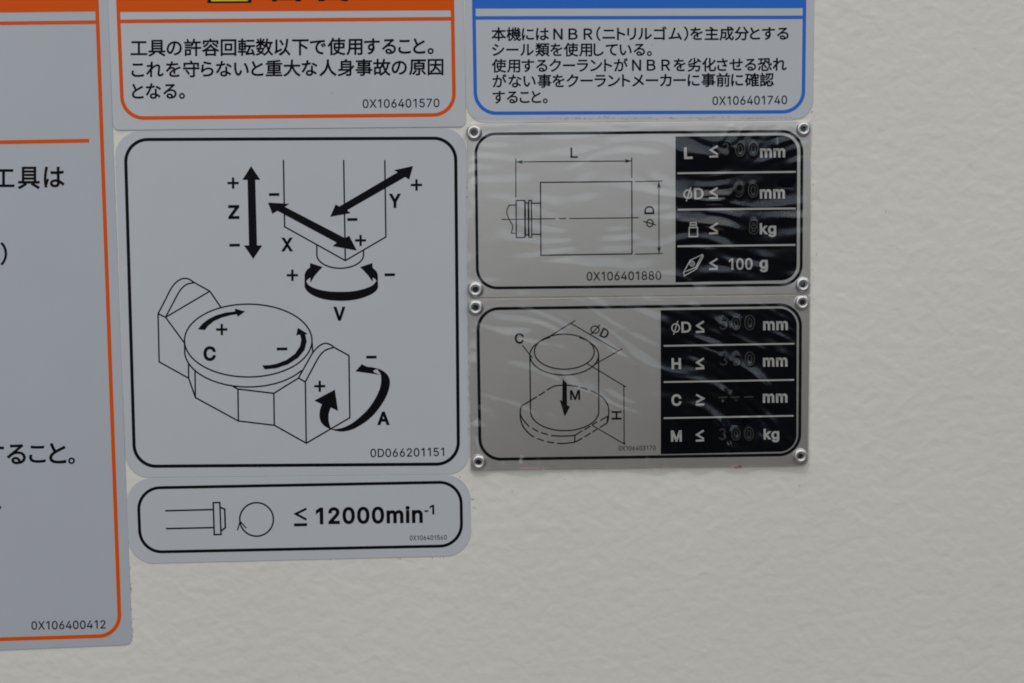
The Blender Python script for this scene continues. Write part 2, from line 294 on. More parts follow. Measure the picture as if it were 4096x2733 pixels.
GLY = {   # letter outlines, cap height 509: (advance, contours)
 '0': (453, [[[227,-7],[191,-3],[158,7],[130,24],[105,48],[85,77],[69,113],[57,155],[50,202],[48,254],[50,306],[57,353],[69,395],[85,431],[106,461],[130,484],[159,502],[191,512],[227,516],[262,512],[295,502],[323,484],[348,461],[368,431],[384,395],[396,353],[403,306],[405,254],[403,202],[396,155],[384,113],[368,77],[348,48],[323,24],[295,7],[263,-3]],[[227,50],[250,52],[271,60],[290,74],[306,92],[320,116],[330,144],[338,176],[342,213],[344,254],[342,295],[338,332],[330,365],[320,393],[306,416],[290,435],[271,449],[250,457],[227,460],[203,457],[182,449],[163,435],[147,416],[134,393],[123,365],[115,332],[111,295],[109,254],[111,213],[115,176],[123,144],[134,116],[147,92],[163,74],[182,60],[203,52]]]),
 '1': (400, [[[276,509],[276,0],[212,0],[212,448],[209,448],[86,358],[86,427],[198,509]]]),
 '2': (453, [[[64,0],[64,47],[234,229],[282,282],[299,305],[311,327],[318,348],[320,371],[317,397],[308,419],[293,436],[273,449],[250,457],[224,460],[196,457],[172,447],[153,433],[139,413],[130,390],[127,362],[66,362],[68,391],[75,418],[86,442],[102,464],[121,482],[143,496],[168,507],[196,513],[225,516],[254,513],[281,507],[306,497],[328,482],[346,465],[361,445],[372,423],[379,398],[381,372],[378,345],[371,318],[363,299],[351,280],[336,259],[317,235],[294,209],[267,180],[153,60],[153,57],[389,57],[389,0]]]),
 '3': (453, [[[218,-7],[188,-5],[159,1],[133,10],[108,22],[88,38],[70,57],[57,79],[48,104],[44,132],[109,132],[115,107],[126,87],[144,71],[165,59],[191,52],[219,50],[248,53],[275,61],[297,74],[315,93],[325,116],[329,145],[326,172],[316,196],[299,217],[275,234],[254,241],[229,246],[201,248],[157,248],[157,299],[288,448],[288,452],[70,452],[70,509],[372,509],[372,461],[211,278],[211,289],[247,290],[279,286],[308,276],[333,262],[354,244],[371,222],[383,198],[391,173],[393,145],[390,116],[383,90],[370,66],[354,45],[333,27],[309,12],[281,2],[251,-5]]]),
 '4': (453, [[[40,105],[40,158],[247,509],[311,509],[109,166],[109,163],[413,163],[413,105]],[[282,0],[282,121],[282,146],[282,318],[343,318],[343,0]]]),
 '5': (453, [[[221,-7],[192,-5],[165,1],[140,11],[118,25],[99,41],[83,60],[71,82],[63,105],[60,130],[122,130],[127,108],[138,89],[154,73],[173,60],[196,52],[221,50],[250,53],[276,64],[298,82],[314,104],[324,131],[328,162],[326,183],[321,203],[314,221],[297,244],[275,262],[248,273],[218,277],[192,275],[167,268],[145,258],[128,246],[67,253],[96,509],[366,509],[366,452],[151,452],[134,301],[136,301],[155,315],[178,325],[203,331],[229,334],[252,332],[274,328],[294,321],[313,311],[330,299],[345,285],[358,269],[370,251],[379,231],[386,210],[390,187],[391,163],[388,132],[381,102],[369,76],[352,52],[332,32],[309,15],[282,3],[253,-4]]]),
 '6': (453, [[[226,-7],[196,-4],[168,3],[142,15],[119,31],[100,51],[84,74],[73,101],[66,130],[64,162],[65,187],[71,212],[80,239],[93,268],[112,302],[137,340],[252,509],[322,509],[151,261],[145,261],[154,275],[165,288],[179,299],[196,307],[214,312],[235,314],[265,312],[291,305],[316,295],[337,280],[355,262],[370,240],[380,215],[387,187],[389,157],[387,127],[379,98],[368,73],[352,50],[333,30],[310,14],[284,3],[257,-4]],[[226,48],[254,52],[279,63],[299,79],[314,101],[324,128],[327,157],[324,187],[314,213],[299,235],[279,251],[254,262],[226,265],[198,262],[174,252],[153,235],[138,214],[128,188],[125,158],[128,128],[138,102],[153,79],[174,63],[198,52]]]),
 '7': (453, [[[97,0],[323,448],[323,452],[62,452],[62,509],[391,509],[391,449],[165,0]]]),
 '8': (453, [[[226,-7],[193,-5],[163,1],[136,11],[111,25],[91,42],[74,62],[62,84],[54,109],[52,135],[53,156],[58,176],[65,195],[81,220],[101,241],[125,256],[153,265],[153,267],[129,276],[109,289],[93,308],[80,330],[73,354],[70,380],[73,405],[79,429],[90,450],[106,469],[124,485],[146,498],[170,508],[197,514],[226,516],[255,514],[282,508],[306,498],[328,485],[346,469],[361,450],[373,429],[379,405],[382,380],[379,354],[372,330],[359,308],[343,289],[323,276],[300,267],[300,265],[327,256],[351,241],[372,220],[387,195],[395,176],[399,156],[401,135],[398,109],[391,84],[378,62],[362,42],[341,25],[317,11],[289,1],[259,-5]],[[226,49],[258,52],[285,60],[307,74],[323,91],[333,113],[337,139],[333,165],[322,189],[305,208],[283,223],[256,232],[226,235],[196,232],[169,223],[147,208],[130,189],[119,165],[115,139],[119,113],[129,91],[145,74],[167,60],[185,54],[205,50]],[[226,290],[252,292],[274,300],[293,313],[307,330],[316,351],[319,376],[316,399],[308,420],[294,437],[275,449],[252,457],[226,460],[200,457],[177,449],[159,437],[145,420],[136,399],[133,376],[136,351],[145,330],[159,313],[178,300],[201,292]]]),
 '9': (453, [[[226,516],[256,513],[285,506],[310,494],[333,478],[352,458],[368,434],[380,408],[387,378],[389,347],[387,322],[382,296],[373,270],[359,240],[340,207],[315,168],[200,0],[130,0],[301,248],[307,248],[299,234],[287,221],[273,210],[257,202],[238,196],[218,195],[188,197],[161,203],[137,214],[116,229],[98,247],[83,269],[72,294],[66,321],[64,352],[66,382],[73,411],[85,436],[101,459],[120,479],[143,494],[168,506],[196,513]],[[226,460],[199,457],[174,446],[154,429],[138,407],[129,381],[125,352],[129,322],[138,295],[154,274],[174,257],[199,247],[226,243],[254,247],[279,257],[299,273],[314,295],[324,321],[327,350],[324,381],[314,407],[299,429],[279,446],[254,457]]]),
 'X': (474, [[[18,0],[217,284],[217,236],[29,509],[104,509],[178,400],[204,361],[223,329],[243,292],[232,292],[252,329],[272,361],[298,400],[374,509],[446,509],[259,239],[259,287],[456,0],[382,0],[292,129],[268,165],[250,195],[230,231],[244,231],[225,196],[206,166],[182,129],[91,0]]]),
 'Y': (472, [[[203,0],[203,208],[16,509],[91,509],[192,344],[222,292],[231,274],[240,254],[250,230],[224,230],[233,254],[242,275],[251,293],[280,344],[381,509],[455,509],[268,208],[268,0]]]),
 'Z': (438, [[[42,0],[42,46],[273,385],[306,431],[341,476],[348,454],[285,452],[223,452],[40,452],[40,509],[397,509],[397,462],[169,129],[134,81],[97,33],[90,54],[152,57],[214,57],[399,57],[399,0]]]),
 'V': (480, [[[204,0],[16,509],[84,509],[192,206],[215,137],[248,31],[235,31],[267,138],[290,206],[395,509],[463,509],[278,0]]]),
 'A': (480, [[[16,0],[201,509],[276,509],[463,0],[395,0],[287,302],[264,372],[232,478],[245,478],[213,371],[191,302],[85,0]],[[110,142],[110,199],[370,199],[370,142]]]),
 'H': (517, [[[60,0],[60,509],[125,509],[125,289],[392,289],[392,509],[457,509],[457,0],[392,0],[392,232],[125,232],[125,0]]]),
 'L': (393, [[[60,0],[60,509],[125,509],[125,57],[361,57],[361,0]]]),
 'D': (502, [[[219,0],[96,0],[96,57],[215,57],[254,60],[288,68],[318,81],[343,99],[363,122],[379,149],[390,181],[397,216],[399,255],[397,294],[390,329],[379,361],[364,388],[344,410],[320,428],[291,441],[258,449],[221,452],[93,452],[93,509],[225,509],[273,505],[315,495],[353,478],[385,455],[412,426],[433,391],[449,351],[458,306],[462,255],[458,205],[449,159],[433,119],[411,83],[384,54],[351,31],[312,14],[268,3]],[[125,509],[125,0],[60,0],[60,509]]]),
 'C': (510, [[[267,-7],[225,-3],[186,7],[150,25],[119,49],[92,79],[70,115],[53,157],[44,203],[40,254],[44,305],[53,352],[70,393],[92,429],[119,459],[150,484],[186,501],[225,512],[267,516],[293,514],[317,511],[340,504],[362,496],[383,485],[402,471],[419,456],[435,438],[448,418],[459,397],[467,373],[473,348],[408,348],[401,373],[389,395],[375,413],[357,428],[337,440],[315,449],[292,454],[267,456],[237,453],[209,445],[184,432],[161,414],[141,391],[125,364],[113,332],[106,295],[103,254],[106,213],[113,177],[125,145],[141,117],[161,94],[184,76],[210,63],[237,56],[267,53],[292,55],[315,60],[337,69],[357,81],[375,96],[389,114],[401,136],[408,160],[473,160],[467,135],[459,112],[448,91],[435,71],[420,53],[402,38],[383,24],[363,13],[341,5],[317,-2],[293,-6]]]),
 'M': (628, [[[60,0],[60,509],[152,509],[277,187],[287,159],[299,123],[311,84],[322,49],[307,49],[318,83],[330,121],[342,158],[352,187],[476,509],[568,509],[568,0],[504,0],[504,291],[504,327],[505,369],[506,413],[507,457],[513,457],[498,409],[482,363],[467,322],[456,291],[342,0],[286,0],[170,291],[159,321],[145,361],[129,408],[112,457],[119,457],[120,416],[121,372],[122,328],[122,291],[122,0]]]),
 'm': (610, [[[53,0],[53,379],[112,379],[112,295],[108,295],[118,323],[132,346],[151,363],[172,376],[195,384],[219,386],[245,383],[268,375],[287,361],[303,342],[314,320],[321,295],[312,295],[322,321],[337,343],[357,361],[381,375],[407,383],[437,386],[458,385],[478,380],[497,372],[514,361],[529,346],[541,328],[550,307],[555,283],[557,255],[557,0],[496,0],[496,254],[493,279],[485,298],[473,313],[447,326],[419,330],[395,328],[374,320],[358,307],[345,290],[338,270],[335,247],[335,0],[274,0],[274,260],[269,288],[253,311],[229,326],[199,330],[178,328],[158,320],[140,307],[126,289],[117,266],[114,238],[114,0]]]),
 'n': (410, [[[114,227],[114,0],[53,0],[53,379],[112,379],[112,287],[102,287],[116,319],[132,344],[152,362],[175,374],[200,382],[227,384],[252,383],[275,377],[295,369],[313,356],[328,340],[341,321],[350,298],[355,271],[357,240],[357,0],[296,0],[296,235],[293,263],[286,286],[273,304],[256,318],[235,326],[210,329],[184,326],[161,317],[141,303],[126,283],[117,257]]]),
 'i': (167, [[[53,0],[53,379],[114,379],[114,0]],[[84,443],[67,446],[54,455],[44,468],[41,483],[44,499],[54,512],[67,521],[84,524],[100,521],[114,512],[123,499],[126,483],[123,468],[114,455],[100,446]]]),
 'k': (381, [[[110,137],[110,212],[121,212],[284,379],[360,379],[184,199],[177,199]],[[53,0],[53,509],[114,509],[114,0]],[[294,0],[148,186],[191,229],[372,0]]]),
 'g': (425, [[[207,-151],[180,-149],[156,-146],[134,-140],[105,-127],[82,-110],[64,-91],[51,-69],[101,-41],[122,-66],[136,-78],[154,-88],[178,-95],[207,-97],[236,-95],[261,-87],[282,-75],[298,-58],[308,-34],[311,-6],[311,68],[306,68],[287,41],[272,28],[252,16],[227,8],[195,5],[165,7],[138,14],[113,27],[90,43],[71,65],[55,90],[43,120],[36,154],[34,191],[36,229],[43,263],[55,293],[71,320],[90,342],[112,361],[138,374],[166,382],[196,384],[228,382],[253,373],[273,360],[288,346],[308,319],[313,319],[313,379],[372,379],[372,-9],[370,-40],[363,-67],[350,-90],[334,-109],[314,-124],[291,-136],[265,-144],[237,-149]],[[205,59],[227,61],[246,66],[264,75],[285,95],[300,121],[307,142],[311,166],[312,193],[311,219],[307,242],[300,264],[291,283],[279,299],[264,312],[247,322],[227,328],[205,330],[182,328],[163,322],[145,312],[130,298],[118,282],[109,262],[102,241],[98,218],[96,193],[98,167],[102,144],[109,123],[124,96],[145,76],[163,66],[183,61]]]),
}
def area2(c): return sum(c[i][0] * c[(i + 1) % len(c)][1] - c[(i + 1) % len(c)][0] * c[i][1] for i in range(len(c)))
def inside(p, c):
    r = False
    for i in range(len(c)):
        (x0, y0), (x1, y1) = c[i], c[i - 1]
        if (y0 > p[1]) != (y1 > p[1]) and p[0] < (x1 - x0) * (p[1] - y0) / (y1 - y0) + x0: r = not r
    return r
def outlined(s, x0, y0, x1, y1, h, wt, d, tight=0.0, space=250):
    b = max(0.0, wt - .128) / 2 * 509; x = 0.0; lay = []
    for ch in s:
        if ch == ' ': x += space; continue
        adv, cs = GLY[ch]; lay.append((x, cs)); x += adv + b * 1.1 - tight
    xs = [ox + p[0] for ox, cs in lay for c in cs for p in c]; lo = min(xs) - b; hi = max(xs) + b
    bx = Vector((x1 - x0, y1 - y0)) / (hi - lo); upv = Vector((bx.y, -bx.x)).normalized() * (h / (509 + 2 * b))
    f = lambda ox, p: (x0 + bx.x * (ox + p[0] - lo) + upv.x * (p[1] + b), y0 + bx.y * (ox + p[0] - lo) + upv.y * (p[1] + b))
    bw = 2 * b * (bx.length + upv.length) / 2
    for ox, cs in lay:
        big = max(cs, key=lambda c: abs(area2(c))); sg = area2(big) > 0
        outs = [c for c in cs if (area2(c) > 0) == sg]; holes = [c for c in cs if (area2(c) > 0) != sg]
        for c in outs:
            d.poly([[f(ox, p) for p in c]] + [[f(ox, p) for p in k_] for k_ in holes if inside(k_[0], c)])
        if bw > .15:
            for c in cs: d.line([f(ox, p) for p in c], bw, True)
    return d

def word(s, x0, y0, x1, y1, h, wt=0.13, track=0.14, d=None, outline=False, lean=0.011, space=0.3, sheet=None):
    """write s along the baseline from (x0,y0) to (x1,y1) with cap height h (image pixels)"""
    d = d or Draw()
    if not outline: return outlined(s, x0, y0, x1, y1, h, wt, d)
    st, W = string_strokes(s, wt, track, space)
    bx = Vector((x1 - x0, y1 - y0)) / W; u = bx.length
    up = Vector((bx.y, -bx.x)).normalized() * h
    for pts, cl, cap in st:
        Q = [(x0 + bx.x * px + up.x * py, y0 + bx.y * px + up.y * py) for px, py in pts]
        if outline:
            ww = wt * h
            if s in '35': d.line(Q, ww * 0.62, cl, 0); continue
            for k in (-1, 1): d.line(offset(Q, k * ww * 0.5), ww * 0.42, cl, 0)
        else: d.line(Q, wt * h, cl, cap * h)
    return d
def offset(Q, k):
    r = []
    for i in range(len(Q)):
        a = Vector(Q[max(0, i - 1)]); b = Vector(Q[min(len(Q) - 1, i + 1)]); t = (b - a)
        t = t.normalized() if t.length > 1e-6 else Vector((1, 0)); r.append((Q[i][0] - t.y * k, Q[i][1] + t.x * k))
    return r

# ------------------------------------------------------------------ Japanese lettering (built-in font)
_gc = {}
def kanji(ch):
    if ch in _gc: return _gc[ch]
    c = bpy.data.curves.new('tmp', 'FONT'); c.body = ch; c.size = 1; c.resolution_u = 3
    o = bpy.data.objects.new('tmp', c); COL.objects.link(o)
    me = o.to_mesh(); V = [(v.co.x, v.co.y) for v in me.vertices]; F = [tuple(p.vertices) for p in me.polygons]
    o.to_mesh_clear(); bpy.data.objects.remove(o); bpy.data.curves.remove(c)
    # thicken the strokes a little: a thin band along every outline edge
    cnt = {}
    for f in F:
        for i in range(len(f)):
            e = (f[i], f[(i + 1) % len(f)]); kk = (min(e), max(e)); cnt[kk] = cnt.get(kk, 0) + 1
    wv = 0.02
    for (i, j), n_ in cnt.items():
        if n_ != 1: continue
        a = Vector(V[i]); b = Vector(V[j]); t = (b - a)
        if t.length < 1e-6: continue
        t.normalize(); nn = Vector((-t.y, t.x)) * wv; e = t * wv * .6; q = len(V)
        V += [tuple(a - e + nn), tuple(a - e - nn), tuple(b + e - nn), tuple(b + e + nn)]; F.append((q, q + 1, q + 2, q + 3))
    _gc[ch] = (V, F); return _gc[ch]
def is_kana(ch): return 0x3040 <= ord(ch) <= 0x30ff or ch in '。（）'
def japanese(s, x0, x1, y0, y1, em, d=None, gap=0.12, fit=True):
    """s between x0 and x1; y0, y1 = heights of the line's middle at both ends"""
    d = d or Draw(); lay = []; x = 0.0
    for ch in s:
        V, F = kanji(ch)
        xs = [v[0] for v in V]; a, b = min(xs), max(xs)
        if is_kana(ch): lay.append((V, F, x - a)); x += (b - a) + gap
        else: lay.append((V, F, x + (0.94 - (b - a)) / 2 - a if b - a > .6 else x + (0.94 - (b - a)) / 2 - a)); x += 0.94 + 0.06
    x -= gap if is_kana(s[-1]) else 0.06
    k = (x1 - x0) / x
    for V, F, ox in lay:
        b = len(d.v); z = d._step()
        for vx, vy in V:
            X = x0 + (vx + ox) * k; t = (X - x0) / max(1e-6, x1 - x0)
            d.v.append((X + 0.012 * em * 0, y0 + (y1 - y0) * t - (vy - 0.36) * em, z))
        for f in F: d._face([b + i for i in f])
    return d
def glyph_box(ch, x0, y0, x1, y1, d=None):
    d = d or Draw(); V, F = kanji(ch); xs = [v[0] for v in V]; ys = [v[1] for v in V]
    b = len(d.v); z = d._step()
    for vx, vy in V:
        d.v.append((x0 + (vx - min(xs)) / (max(xs) - min(xs)) * (x1 - x0), y1 - (vy - min(ys)) / (max(ys) - min(ys)) * (y1 - y0), z))
    for f in F: d._face([b + i for i in f])
    return d

def zz(ox, oy, sc, pts): return [(ox + x / sc, oy + y / sc) for x, y in pts]
def plus(cx, cy, r, w):
    return Draw().line([(cx - r, cy), (cx + r, cy - .3)], w).line([(cx, cy - r), (cx + .4, cy + r)], w)
def minus(x0, x1, y, w): return Draw().line([(x0, y + .2), (x1, y - .2)], w)

# ================================================================== THE SETTING: painted panel
def grid_panel():
    d = 0.25
    me = bpy.data.meshes.new('wall')
    x0, x1, z0, z1 = -0.75, 0.75, -0.55, 0.55
    V = [(x0, 0, z0), (x1, 0, z0), (x1, 0, z1), (x0, 0, z1), (x0, .02, z0), (x1, .02, z0), (x1, .02, z1), (x0, .02, z1)]
    F = [(0, 1, 2, 3), (5, 4, 7, 6), (4, 0, 3, 7), (1, 5, 6, 2), (3, 2, 6, 7), (4, 5, 1, 0)]
    me.from_pydata(V, [], F); me.update(); me.materials.append(M['wall'])
    o = bpy.data.objects.new('wall', me); COL.objects.link(o)
    o['kind'] = 'structure'; o['label'] = 'off white painted metal wall with fine orange peel texture behind the stickers'
grid_panel()

HS = 0.00022      # thickness of the vinyl sheets
def ink(h): return h + 0.00003

# ================================================================== A: large orange-framed sheet
A = thing('warning_sticker', 'tallest orange framed white sticker, cut off by the left edge, numbered 0X106400412', 'sticker', -150, 1300)
slab('backing', A, 'sheet_dim', [(-900, -420), (416, -420), (528.5, 2580), (-900, 2640)], [20, 20, 27, 20], 0.00002, 0.00026)
hA = ink(0.00026)
q = [(-800, -300), (376, -300), (480.5, 2542.5), (-800, 2583)]
Draw().line(rquad(q, 84), 15, True).make('frame', A, 'orange', hA)
Draw().poly([(-790, -285), (383, -285), (388, 45.5), (-790, 60)]).make('header_band', A, 'orange', hA + .00003)
Draw().line([(-790, 103), (383, 88.7)], 14).make('header_line', A, 'orange', hA + .00003)
Draw().line([(-700, 582), (356.5, 563.2)], 15.5).make('dividing_line', A, 'orange', hA)
d = glyph_box('工', -29, 677, 58, 749); glyph_box('具', 71, 667, 160, 757, d); glyph_box('は', 175, 667, 258, 751, d)
d.make('text_line', A, 'black', hA)
glyph_box('）', 1.5, 969, 29, 1062).make('text_line', A, 'black', hA)
d = glyph_box('す', -62, 1774, 16, 1862); glyph_box('る', 27, 1777, 104, 1858, d); glyph_box('こ', 116, 1783, 183, 1852, d)
glyph_box('と', 196, 1772, 265, 1855, d); glyph_box('。', 272, 1830, 300, 1857, d); d.make('text_line', A, 'black', hA)
Draw().poly([(-14, 2012), (1, 2024), (6, 2031), (-4, 2042), (-18, 2032)]).make('text_line', A, 'black', hA)
word('0X106400412', 126, 2519.5, 422.5, 2514.5, 33.5, .16).make('part_number', A, 'thin', hA)

# ================================================================== B: middle orange sticker
B = thing('warning_sticker', 'orange framed sticker with warning triangle and three lines of Japanese text, numbered 0X106401570', 'sticker', 1150, 200)
slab('backing', B, 'sheet', [(414, -420), (1846, -440), (1864.5, 508), (452, 521.5)], [20, 20, 27, 27], 0.00002, 0.00040)
hB = ink(0.00040)
q = [(459, -300), (1804, -315), (1817.3, 459.4), (491, 473.5)]
Draw().line(rquad(q, [80, 80, 84, 88]), 14.6, True).make('frame', B, 'orange', hB)
Draw().poly([(466, -290), (1806, -300), (1809.5, 41.2), (479, 48)]).make('header_band', B, 'orange', hB + .00003)
Draw().line([(478, 85.8), (1811, 75)], 14.5).make('header_line', B, 'orange', hB + .00003)
tri = [(918, -146), (1010, 5), (826, 7)]
def rtri(t, r): 
    c = Vector(((t[0][0] + t[1][0] + t[2][0]) / 3, (t[0][1] + t[1][1] + t[2][1]) / 3)); out = []
    for i in range(3):
        p = Vector(t[i]); a = (Vector(t[i - 1]) - p).normalized(); b = (Vector(t[(i + 1) % 3]) - p).normalized()
        for k in range(7): u = k / 6; out.append(tuple(p + a * r * (1 - u) ** 2 + b * r * u ** 2))
    return out
Draw().poly(rtri([(918, -160), (1011, 11.8), (825, 13)], 12)).make('triangle_border', B, 'black', hB + .00006)
Draw().poly(rtri([(918, -138), (995, 4.8), (841, 6)], 8)).make('triangle_fill', B, 'yellow', hB + .00010)
Draw().poly([(912, -95), (924, -95), (921, -32), (915, -32)]).poly(arc(918, -16, 7.5, 7.5, 0, 345, 16)).make('exclamation_mark', B, 'black', hB + .00014)
d = glyph_box('警', 1062, -160, 1228, 6); glyph_box('告', 1251, -160, 1413, 5, d)
for (a, b) in ((1098, 1190), (1290, 1372)): d.line([(a + 4, -38), (a + 4, 5)], 8).line([(b - 4, -38), (b - 4, 4)], 8).line([(a, -4), (b, -5)], 8)
d.make('heading_text', B, 'black', hB + .00006)
japanese('工具の許容回転数以下で使用すること。', 522, 1735, 193.5, 185, 73).make('text_line', B, 'black', hB)
japanese('これを守らないと重大な人身事故の原因', 525.5, 1776, 280, 268.5, 71).make('text_line', B, 'black', hB)
japanese('となる。', 527, 740, 366.5, 365, 71).make('text_line', B, 'black', hB)
word('0X106401570', 1451, 432.5, 1758, 429, 34.5, .16).make('part_number', B, 'thin', hB)

# ================================================================== C: blue sticker
C = thing('notice_sticker', 'blue framed sticker with five lines of Japanese text above the metal plates, numbered 0X106401740', 'sticker', 2560, 200)
slab('backing', C, 'sheet', [(1856.5, -440), (3262, -440), (3252.5, 480.5), (1865, 493)], [20, 20, 84, 84], 0.00002, 0.00030)
hC = ink(0.00030)
q = [(1890, -300), (3222, -305), (3213, 447.5), (1902.5, 453.8)]
Draw().line(rquad(q, [70, 70, 84, 84]), 14, True).make('frame', C, 'blue', hC)
Draw().poly([(1894, -290), (3218, -295), (3214, 32.6), (1899, 34.3)]).make('header_band', C, 'blue', hC + .00003)
Draw().line([(1900, 71.9), (3214, 69.5)], 13.5).make('header_line', C, 'blue', hC + .00003)
for s, a, b, ya, yb in (('本機にはＮＢＲ（ニトリルゴム）を主成分とする', 1966.5, 3155, 138, 134.5), ('シール類を使用している。', 1968, 2608, 200.5, 199),
                        ('使用するクーラントがＮＢＲを劣化させる恐れ', 1968.5, 3147, 264.5, 258.5), ('がない事をクーラントメーカーに事前に確認', 1970, 3095, 326, 320),
                        ('すること。', 1970, 2191, 390, 388.5)):
    japanese(s, a, b, ya, yb, 58).make('text_line', C, 'black', hC)
word('0X106401740', 2850, 420.8, 3149, 417, 34.5, .16).make('part_number', C, 'thin', hC)

# ================================================================== D: machine axis diagram
D = thing('diagram_sticker', 'large square black framed sticker showing machine axes X Y Z V A C with arrows', 'sticker', 1170, 1200)
slab('backing', D, 'sheet', [(458, 525), (1864, 511.5), (1879, 1897), (504.5, 1912.5)], [98, 90, 88, 98], 0.00002, 0.00020)
hD = ink(0.00020)
q = [(500.5, 558.8), (1822.2, 553), (1834, 1856.5), (538.5, 1866)]
Draw().line(rquad(q, 88), 13, True).make('frame', D, 'black', hD)
k = 2.936
R1 = lambda p: zz(440, 500, k, p)
R2 = lambda p: zz(1000, 600, k, p)
R3 = lambda p: zz(560, 1080, k, p)
R4 = lambda p: zz(560, 1400, k, p)
R5 = lambda p: zz(1100, 1300, k, p)
R8 = lambda p: zz(1100, 1000, 3.917, p)
LW = 5.8
# column and spindle nose
d = Draw()
d.line(R2([(393, 118), (406, 902), (1120, 1300), (1596, 1022), (1583, 118)]), LW).line(R2([(1100, 118), (1119, 1298)]), LW)
d.line(R2([(785, 1118), (785, 1232)] + arc(1059, 1235, 274, 155, 180, 0, 26)[::1][1:-1] and [(785, 1118), (785, 1225)] + [(x, y) for x, y in arc(1059, 1232, 274, 158, 180, 0, 30)] + [(1333, 1180)]), LW)
d.make('spindle_drawing', D, 'thin', hD)
hA2 = hD + .00004
Draw().poly(R1([(1657, 483), (1765, 645), (1706, 645), (1726, 1415), (1788, 1415), (1682, 1574), (1573, 1415), (1632, 1415), (1615, 645), (1555, 645)])).make('axis_arrow', D, 'black', hA2)
Draw().poly(R2([(212, 618), (460, 633), (408, 668), (1115, 1035), (1165, 1008), (1255, 1182), (972, 1130), (1018, 1088), (322, 715), (262, 750)])).make('axis_arrow', D, 'black', hA2)
Draw().poly(R2([(942, 785), (1005, 640), (1050, 664), (1735, 262), (1693, 238), (1915, 188), (1870, 348), (1822, 318), (1140, 708), (1180, 742)])).make('axis_arrow', D, 'black', hA2)
# V ring arrow
inner = smooth([(490, 490), (520, 545), (600, 592), (700, 625), (850, 650), (1035, 657), (1200, 650), (1350, 622), (1480, 580), (1550, 535), (1590, 480)], 3)
outer = smooth([(1615, 580), (1590, 635), (1500, 700), (1350, 758), (1200, 788), (1035, 798), (850, 786), (700, 755), (560, 693), (490, 628), (463, 575)], 3)
Draw().poly(R8(inner + [(1612, 480)] + outer + [(463, 490)])) \
    .poly(R8([(463, 490), (463, 390), (475, 350), (500, 310), (548, 272), (548, 205), (745, 268), (690, 325), (620, 405), (555, 515), (553, 432), (515, 458), (490, 490)])) \
    .poly(R8([(1612, 480), (1613, 400), (1600, 355), (1575, 320), (1528, 278), (1525, 205), (1333, 270), (1395, 328), (1460, 402), (1530, 500), (1533, 430), (1565, 452), (1590, 480)])) \
    .make('rotation_arrow', D, 'black', hA2)
# tilting table drawing
d = Draw()
d.line(R3([(570, 1105), (571, 1272), (225, 1080), (212, 515)] + smooth([(214, 512), (290, 365), (362, 225), (420, 150), (480, 110), (530, 100), (578, 110), (632, 146)]) + [(820, 250), (950, 440)]), LW)
d.line(R3([(212, 515), (300, 557), (520, 856)]), LW)
d.line(R3([(300, 557)] + smooth([(302, 552), (372, 420), (440, 290), (490, 217), (550, 170), (632, 150)])), LW).line(R3([(300, 557), (812, 255)]), LW)
d.line(R3(arc(1271, 830, 749, 428, 0, 360, 64)), LW, True)
d.line(R3([(522, 840), (524, 905)] + arc(1271, 947, 748, 428, 176, 33, 40)), LW)
d.line(R3([(2020, 838), (2029, 970)]), LW)
d.line(R4([(571, 330), (650, 560), (1155, 835), (1577, 885), (1952, 1095), (1942, 378)]), LW)
d.line(R4([(646, 250), (650, 560)]), LW).line(R4([(1090, 428), (1150, 460), (1572, 510), (1862, 330), (1942, 378)]), LW)
d.line(R4([(1150, 460), (1155, 835)]), LW).line(R4([(1572, 510), (1577, 885)]), LW)
d.line(R5([(275, 625), (360, 472), (435, 338)] + smooth([(437, 334), (485, 278), (540, 233), (595, 216), (650, 232), (692, 263)]) + [(868, 360), (879, 1090), (370, 1388)]), LW)
d.line(R5(smooth([(356, 668), (428, 535), (500, 402), (545, 338), (600, 293), (690, 264)])), LW)
d.make('table_drawing', D, 'thin', hD)
Draw().poly(R3([(680, 695), (730, 635), (800, 580), (890, 535), (1000, 502), (1115, 488), (1115, 455), (1235, 488), (1145, 552), (1140, 520), (1060, 532), (960, 560), (870, 600), (800, 655), (760, 708)])).make('rotation_arrow', D, 'black', hA2)
Draw().poly(R3([(1435, 1122), (1520, 1118), (1600, 1103), (1720, 1058), (1820, 985), (1880, 895), (1893, 820), (1880, 757), (1835, 770), (1853, 680), (1968, 750), (1940, 757), (1958, 840), (1932, 940), (1860, 1030), (1740, 1108), (1600, 1155), (1465, 1168)])).make('rotation_arrow', D, 'black', hA2)
d = Draw()
d.poly(R5([(1018, 462), (1085, 492), (1150, 498), (1232, 520), (1180, 524), (1150, 537), (1165, 556), (1236, 586), (945, 545)]))
d.poly(R5([(1225, 518)] + smooth([(1232, 520), (1290, 555), (1337, 612), (1350, 685), (1330, 780), (1280, 890), (1190, 1020), (1100, 1110), (1000, 1180), (900, 1230), (800, 1252), (730, 1246), (655, 1225), (588, 1192), (540, 1140), (522, 1070), (530, 990), (552, 932)], 3) + [(462, 888), (703, 760), (740, 1010), (655, 970)] + smooth([(655, 970), (634, 1030), (628, 1100), (640, 1170), (662, 1216), (720, 1222), (800, 1206), (900, 1158), (1000, 1080), (1100, 980), (1180, 860), (1230, 750), (1247, 665), (1243, 590), (1230, 560), (1205, 532)], 3)))
d.make('rotation_arrow', D, 'black', hA2)
for (c, r) in ((R1([(1445, 683)])[0], 22.5), (R2([(1955, 412)])[0], 22.5), (R2([(1298, 1063)])[0], 22), (R2([(497, 1472)])[0], 22.5), (R3([(960, 700)])[0], 22.5), (R5([(525, 720)])[0], 22)):
    plus(c[0], c[1], r, 9.4).make('plus_sign', D, 'black', hA2)
